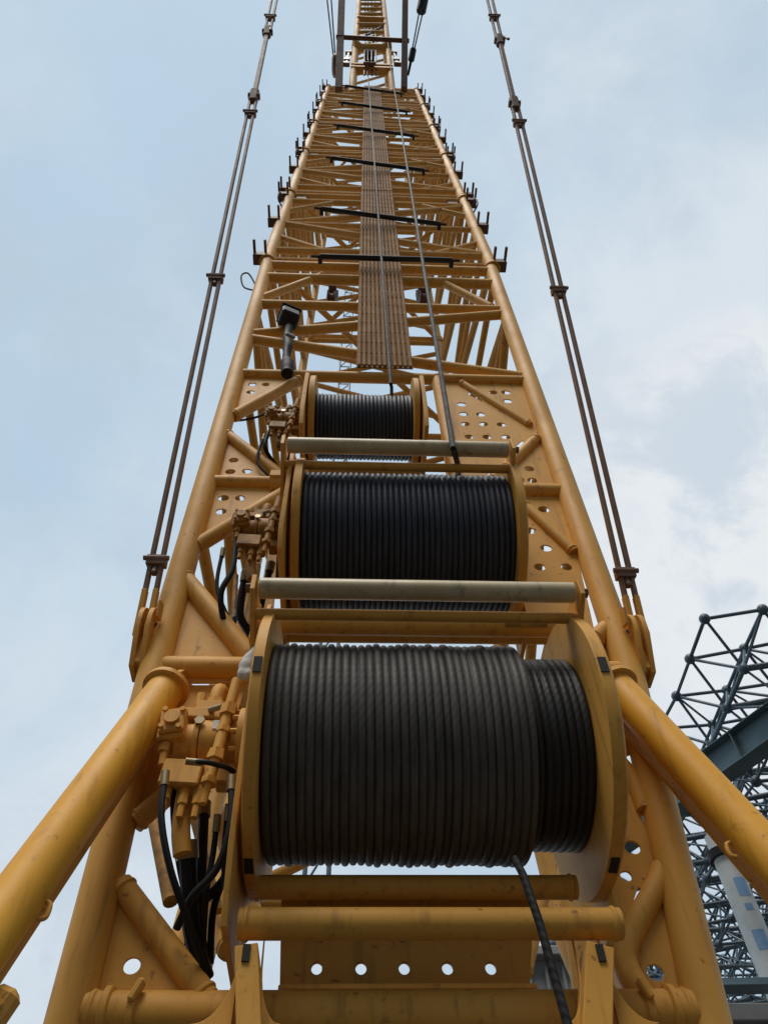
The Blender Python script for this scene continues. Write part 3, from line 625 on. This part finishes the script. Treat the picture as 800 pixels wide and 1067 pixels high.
# ------------------------------------------------------------------ hydraulic hoses
def hose(pts, r, label, dp=0):
    P = [at(*p) for p in pts]; o = MB().path(P, r, 10, 7).build('hydraulic_hose', RUBBER)
    f = MB().tube(P[0]-(P[1]-P[0]).normalized()*.03, P[0]+(P[1]-P[0]).normalized()*.05, r*1.3, 12).build('ferrule', STEELFIT, o); return tag(o, label, 'hose', 'black hydraulic hoses beside the winches')
hose([(172, 810, 3.15), (168, 850, 3.15), (176, 900, 3.2), (192, 950, 3.3), (214, 1012, 3.5)], .016, 'black hose drooping from the valve block outermost on the left of the largest winch')
hose([(195, 884, 3.38), (197, 925, 3.45), (200, 970, 3.55), (214, 1020, 3.7)], .040, 'thickest black hose hanging under the elbow of the largest winch drive')
hose([(213, 842, 3.5), (211, 880, 3.5), (209, 925, 3.55), (208, 970, 3.6), (216, 1015, 3.75)], .026, 'thick black hose just right of the thickest one below the largest winch drive')
hose([(241, 815, 3.2), (240, 860, 3.2), (226, 905, 3.25), (200, 935, 3.3), (184, 968, 3.4)], .017, 'black hose crossing slantwise in front of the thick hoses')
hose([(251, 800, 3.4), (248, 880, 3.45), (234, 915, 3.5), (205, 950, 3.6), (196, 985, 3.7)], .020, 'black hose slanting beside the drum side plate behind the crossing one')
hose([(200, 794, 3.1), (222, 796, 3.12), (246, 808, 3.3), (252, 850, 3.4)], .013, 'short black hose running across under the motor of the largest winch')
hose([(237, 845, 3.3), (233, 888, 3.35), (234, 925, 3.4)], .012, 'short thin hose end hanging free beside the largest drum')
for i, (pts, r, lab) in enumerate([
    ([(247, 545, 3.3), (243, 590, 3.3), (230, 620, 3.35), (238, 660, 3.5), (262, 690, 3.6)], .02, 'black hose looping left of the middle winch drive'),
    ([(256, 600, 3.5), (250, 640, 3.6), (262, 665, 3.7), (258, 700, 3.8)], .028, 'thick black hose dropping below the middle winch drive'),
    ([(282, 590, 3.5), (270, 640, 3.6), (268, 675, 3.7)], .024, 'black hose close beside the side plate of the middle drum'),
    ([(296, 520, 3.5), (285, 545, 3.5), (268, 560, 3.6), (262, 580, 3.6)], .02, 'black hose looping above the middle winch drive'),
    ([(300, 530, 3.6), (292, 575, 3.6), (290, 610, 3.7)], .024, 'black hose hugging the middle drum flange'),
    ([(286, 440, 3.4), (276, 465, 3.4), (290, 490, 3.6), (296, 520, 3.6)], .018, 'black hose looping left of the smallest winch drive'),
    ([(304, 465, 3.5), (298, 500, 3.6), (302, 530, 3.7)], .02, 'black hose dropping below the smallest winch drive'),
    ([(186, 800, 3.3), (180, 840, 3.35), (186, 900, 3.45), (200, 960, 3.6), (218, 1015, 3.75)], .013, 'thin black hose running down between the outermost and the thickest hose'),
    ([(226, 856, 3.3), (222, 890, 3.35), (215, 930, 3.4), (212, 985, 3.6)], .014, 'thin black hose under the small ports of the largest winch drive'),
    ([(243, 860, 3.45), (236, 905, 3.5), (222, 950, 3.6), (219, 1005, 3.7)], .017, 'black hose curving inward from the drum side plate to the hose bundle'),
    ([(232, 575, 3.4), (226, 610, 3.45), (236, 640, 3.5), (250, 668, 3.6)], .014, 'thin black hose outermost on the left of the middle winch drive'),
    ([(275, 455, 3.4), (268, 480, 3.45), (282, 500, 3.5), (286, 525, 3.6)], .013, 'thin black hose outermost on the left of the smallest winch drive'),
    ([(225, 440, 4.2), (262, 436, 4.2), (290, 425, 4.2)], .014, 'thin dark hose spanning the gap under the upper left gusset plate'),
    ([(246, 640, 4.0), (240, 670, 4.0), (248, 700, 4.1)], .02, 'black hose deep behind the lower left diagonal brace')]): hose(pts, r, lab)
# oily pipes behind the hoses
for i, (a, b, r, lab) in enumerate([((228, 950, 4.6), (196, 830, 4.7), .03, 'oily ochre pipe behind the thick hoses of the largest winch'), ((178, 940, 4.8), (160, 850, 5.0), .05, 'wide ochre pipe deep in the boom behind the left chord'),
                                  ((252, 690, 4.2), (268, 590, 4.4), .035, 'ochre pipe behind the drive of the middle winch'), ((240, 690, 4.2), (246, 600, 4.4), .022, 'thin ochre pipe next to the looping hose of the middle winch')]):
    tag(MB().tube(at(*a), at(*b), r, 12).build('hydraulic_pipe', OIL), lab, 'pipe', 'ochre pipes behind the winch drives')
# white cloth tucked behind the big flange
m_ = MB()
for i, (dx, dy, dz, r) in enumerate(((0, 0, 0, .055), (-.015, -.01, -.05, .05), (.03, .0, .05, .055), (-.03, -.015, -.10, .035), (.0, -.02, -.11, .034), (.04, .0, .09, .045))): m_.ball(at(262, 690, 3.0)+Vector((dx, dy, dz)), r, 14)
cl = m_.build('cloth_bundle', CLOTH, sharp=180); tag(cl, 'white cloth bundle tucked behind the left flange of the largest drum', 'cloth')
md = cl.modifiers.new('remesh', 'REMESH'); md.mode = 'VOXEL'; md.voxel_size = .012; md.use_smooth_shade = True
tx = cl.modifiers.new('smooth', 'SMOOTH'); tx.iterations = 4

# ------------------------------------------------------------------ black lamp housing on its post
LY = FY-.16; p = at(299, 389, LY); lamp = thing('camera_post', 'black camera housing with grey panel on a wrapped black post, left of the walkway', 'camera', p)
MB().path([p, at(299.5, 381, LY), at(298.5, 372, LY), at(300, 360, LY), at(299, 352, LY), at(301, 340, LY)], [.062]*3+[.07]*5+[.045]*5+[.05]*5+[.044]*10, 12, 5).build('post', RUBBER, lamp)
h = at(301, 331, LY); rt = Matrix.Rotation(R(22), 3, 'Z') @ Matrix.Rotation(R(-14), 3, 'X')
MB().box(h, (.215, .2, .36), rt, .02).build('housing', BLACK, lamp); MB().box(at(302.5, 349, LY-.12), (.11, .03, .15), rt, .01).build('panel', LENS, lamp); MB().box(h+rt @ Vector((0, 0, .20)), (.24, .25, .03), rt, .01).build('hood', BLACK, lamp)
# pulleys hanging inside the boom
for px, py, lab in ((346, 312, 'small black pulley hanging inside the boom left of the walkway'), (440, 312, 'small black pulley hanging inside the boom right of the walkway')):
    c = at(px, py, 5.6); r_ = thing('pulley', lab, 'pulley', c, 'pulleys inside the boom')
    MB().box(c, (.24, .12, .9)).build('cheek', BLACK, r_); MB().lathe([(-.08, .2), (-.03, .13), (.03, .13), (.08, .2)], c+Vector((0, -.1, .3)), (1, 0, 0), 16).build('wheel', BROWN, r_); MB().lathe([(-.08, .2), (-.03, .13), (.03, .13), (.08, .2)], c+Vector((0, -.1, -.3)), (1, 0, 0), 16).build('wheel', BROWN, r_)
# a slim ladder mast far behind, seen through the lattice
a, b = at(353, 400, 13.), at(353.5, 285, 13.); lm = thing('lattice_mast', 'slim grey lattice mast far behind, seen through the boom left of the walkway', 'mast', (a.x+.2, 13., -1.6))
za, zb_ = -1.6, b.z+8
for dx in (0, .42): MB().tube((a.x+dx, 13., za), (b.x+dx+.35, 13., zb_), .045, 8).build('rail', FRAME, lm)
m_ = MB(); k = int((zb_-za)/.8)
for i in range(k):
    z0, z1 = za+i*.8, za+(i+1)*.8; f0, f1 = (z0-za)/(zb_-za), (z1-za)/(zb_-za); x0, x1 = a.x+(b.x+.35-a.x)*f0, a.x+(b.x+.35-a.x)*f1
    m_.tube((x0, 13., z0), (x1+.42, 13., z1), .022, 6); m_.tube((x1, 13., z1), (x1+.42, 13., z1), .022, 6)
m_.build('bracing', FRAME, lm)
# bracket at the lower left edge of the picture
c = at(-2, 1052, 2.9); m_ = MB(); m_.box(c, (.09, .09, .13), Matrix.Rotation(R(20), 3, 'Y'), .02); m_.tube(c+Vector((0, 0, -.3)), c, .035, 12); tag(m_.build('support_bracket', PAINT), 'brown steel bracket end poking in at the bottom left corner', 'bracket')

# ------------------------------------------------------------------ space frame canopy at the right, with column and beam
canopy = thing('space_frame_canopy', 'dark blue-grey space frame of tubes and ball nodes at the right', 'space frame', (12, 20, 15))
u, v = Vector((1.46, -.36, 0)), Vector((0, 1.5, 0)); o = atz(734, 645, 15.)
nodes, lower, mem = {}, {}, []
NI, NJ = 15, 24
for i in range(-3, NI):
    for j in range(NJ):
        if i < 0 and j < 9-i*2: continue
        sag = -.012*(j*.9)**1.35
        p = o+u*i+v*j+Vector((0, 0, sag)); p = p+Vector([random.uniform(-.13, .13) for _ in range(3)]) if (i or j > 2) and not (j == 0 and i < 2) else p; nodes[i, j] = p
        if (i+1 < NI and j+1 < NJ): lower[i, j] = p+(u+v)/2+Vector((0, 0, -1.25))
for (i, j), p in nodes.items():
    for q in ((i+1, j), (i, j+1)):
        if q in nodes: mem.append((p, nodes[q], .05))
for (i, j), p in nodes.items():
    if (i+1, j+1) in nodes and random.random() < .55: mem.append((p, nodes[i+1, j+1], .036))
    if (i+2, j) in nodes and (i, j) in lower and random.random() < .3: mem.append((lower[i, j], nodes[i+2, j], .03))
for (i, j), p in lower.items():
    for q in ((i+1, j), (i, j+1)):
        if q in lower: mem.append((p, lower[q], .085 if q[1] == j else .06))
    for q in ((i, j), (i+1, j), (i, j+1), (i+1, j+1)):
        if q in nodes: mem.append((p, nodes[q], .042))
third = {k: p+(u-v)*.0+Vector((.75, .0, -1.2))*1.0 for k, p in lower.items()}
for (i, j), p in third.items():
    for q in ((i+1, j), (i, j+1)):
        if q in third: mem.append((p, third[q], .05 if q[1] == j else .04))
    for q in ((i, j), (i+1, j), (i, j+1)):
        if q in lower: mem.append((p, lower[q], .034))
def shown(a, b, r):
    x0, y0, d0 = proj(a); x1, y1, d1 = proj(b)
    return math.hypot(x1-x0, y1-y0)*r/d0 if (660 < (x0+x1)/2 < 800 and (y0+y1)/2 < 1067) else (.01*r/d0 if 430 < x0 < 700 else 0)
keep = [m for m in mem if min(proj(m[0])[0], proj(m[1])[0]) < 960]
keep.sort(key=lambda m: -shown(*m))
rest = MB()
for k, (a, b, r) in enumerate(keep):
    if k < 98: MB().tube(a, b, r, 10).build('frame_tube', FRAME, canopy)
    else: rest.tube(a, b, r, 6)
rest.build('distant_frame_tubes', FRAME, canopy)['kind'] = 'stuff'
nd = [p for p in list(nodes.values())+list(lower.values())+list(third.values()) if proj(p)[0] < 900]
nd.sort(key=lambda p: proj(p)[2]+(0 if 650 < proj(p)[0] < 800 else 100)); rest = MB()
for k, p in enumerate(nd):
    if k < 98: MB().ball(p, .15, 14).build('ball_node', FRAME, canopy)
    else: rest.ball(p, .15, 8)
rest.build('distant_ball_nodes', FRAME, canopy)['kind'] = 'stuff'
a, b = atz(672, 852, 12.6), atz(830, 738, 12.6); bm_ = thing('box_girder', 'flat blue-grey steel girder crossing under the space frame', 'girder', (a+b)/2)
d = (b-a).normalized(); a2, b2 = a-d*1.2, b+d*14
m_ = MB(); m_.bar(a2, b2, .8, .10, (0, 0, 1)); m_.bar(a2+Vector((0, 0, .42)), b2+Vector((0, 0, .42)), .03, .55, (0, 0, 1)); m_.bar(a2-Vector((0, 0, .42)), b2-Vector((0, 0, .42)), .03, .55, (0, 0, 1)); m_.build('girder_body', BEAM, bm_)
m_ = MB()
for i in range(14): q = ext(a2, b2, i/13); m_.bar(q-Vector((0, 0, .4)), q+Vector((0, 0, .4)), .5, .02, d.cross(Vector((0, 0, 1))))
m_.build('stiffener', BEAM, bm_)
ct = atz(746, 872, 12.2); rad = 12.0*proj(ct)[2]/FPX*1.0
colm = thing('pipe_column', 'white round column with black band and blue film patches under the space frame', 'column', (ct.x, ct.y, -1.6))
m_ = MB(); m_.tube((ct.x, ct.y, -1.6), ct, rad, 32)
for z in (1.8, 5., 8.2): m_.lathe([(0, rad), (.02, rad+.012), (.05, rad+.012), (.07, rad)], (ct.x, ct.y, z), (0, 0, 1), 32)
m_.build('shaft', WHITEP, colm)
def zcol(py):
    lo, hi = -1.6, 12.2
    for _ in range(30):
        m = (lo+hi)/2
        if proj((ct.x, ct.y, m))[1] > py: lo = m
        else: hi = m
    return m
z = zcol(897); MB().lathe([(0, rad), (0, rad+.10), (.22, rad+.12), (.22, rad)], (ct.x, ct.y, z), (0, 0, 1), 32).build('black_band', BLACK, colm)
for y0, y1, a0, a1 in ((921, 940, -120, -65), (975, 996, -130, -75), (948, 955, -115, -80)):
    za, zb_ = zcol(y1), zcol(y0); m_ = MB(); rows = []
    for z in (za, zb_): rows.append([m_.bm.verts.new((ct.x+(rad+.006)*math.cos(R(a0+(a1-a0)*k/8)), ct.y+(rad+.006)*math.sin(R(a0+(a1-a0)*k/8)), z)) for k in range(9)])
    for k in range(8): m_.bm.faces.new((rows[0][k], rows[0][k+1], rows[1][k+1], rows[1][k]))
    m_.build('film_patch', BLUEF, colm)
z = zcol(1026); a, b = at(742, 1027, ct.y-.8), at(840, 1023, ct.y-.8)
tb = thing('tie_beam', 'thin pale blue-grey tie beam crossing the white column', 'beam', (ct.x, ct.y, z)); MB().bar(a-Vector((1.5, 0, 0)), b+Vector((5, 0, 0)), .16, .3, (0, 0, 1)).build('beam_web', BEAM, tb); MB().bar(a-Vector((1.5, 0, .1)), b+Vector((5, 0, -.1)), .03, .5, (0, 0, 1)).build('beam_flange', BEAM, tb)
# concrete block behind the crane
Yb = 25.; p = at(770, 1043, Yb); q = at(588, 988, Yb)
bl = thing('concrete_building', 'grey concrete building with ribbed wall behind the crane foot', 'building', (q.x+4, Yb+5, -1.6))
MB().box((p.x+9, Yb+6.4, p.z/2-.8), (20, 12, p.z+1.6), bev=.05).build('wall', CONC, bl)
MB().box((q.x-.2, Yb+5, q.z/2-.8), (3.4, 10, q.z+1.6), bev=.05).build('tower', CONC, bl)
m_ = MB()
for i in range(7): m_.box((q.x-1.8+i*.53, Yb-.06, q.z/2), (.10, .16, q.z-1.2), bev=.02)
m_.box((q.x-.2, Yb-.15, q.z-.25), (3.7, .5, .3), bev=.04); m_.box((q.x-.2, Yb-.15, q.z-3.0), (3.5, .4, .25), bev=.04); m_.box((p.x+9, Yb+.25, p.z-.3), (20.2, .5, .5), bev=.04); m_.build('ribs', CONC, bl)
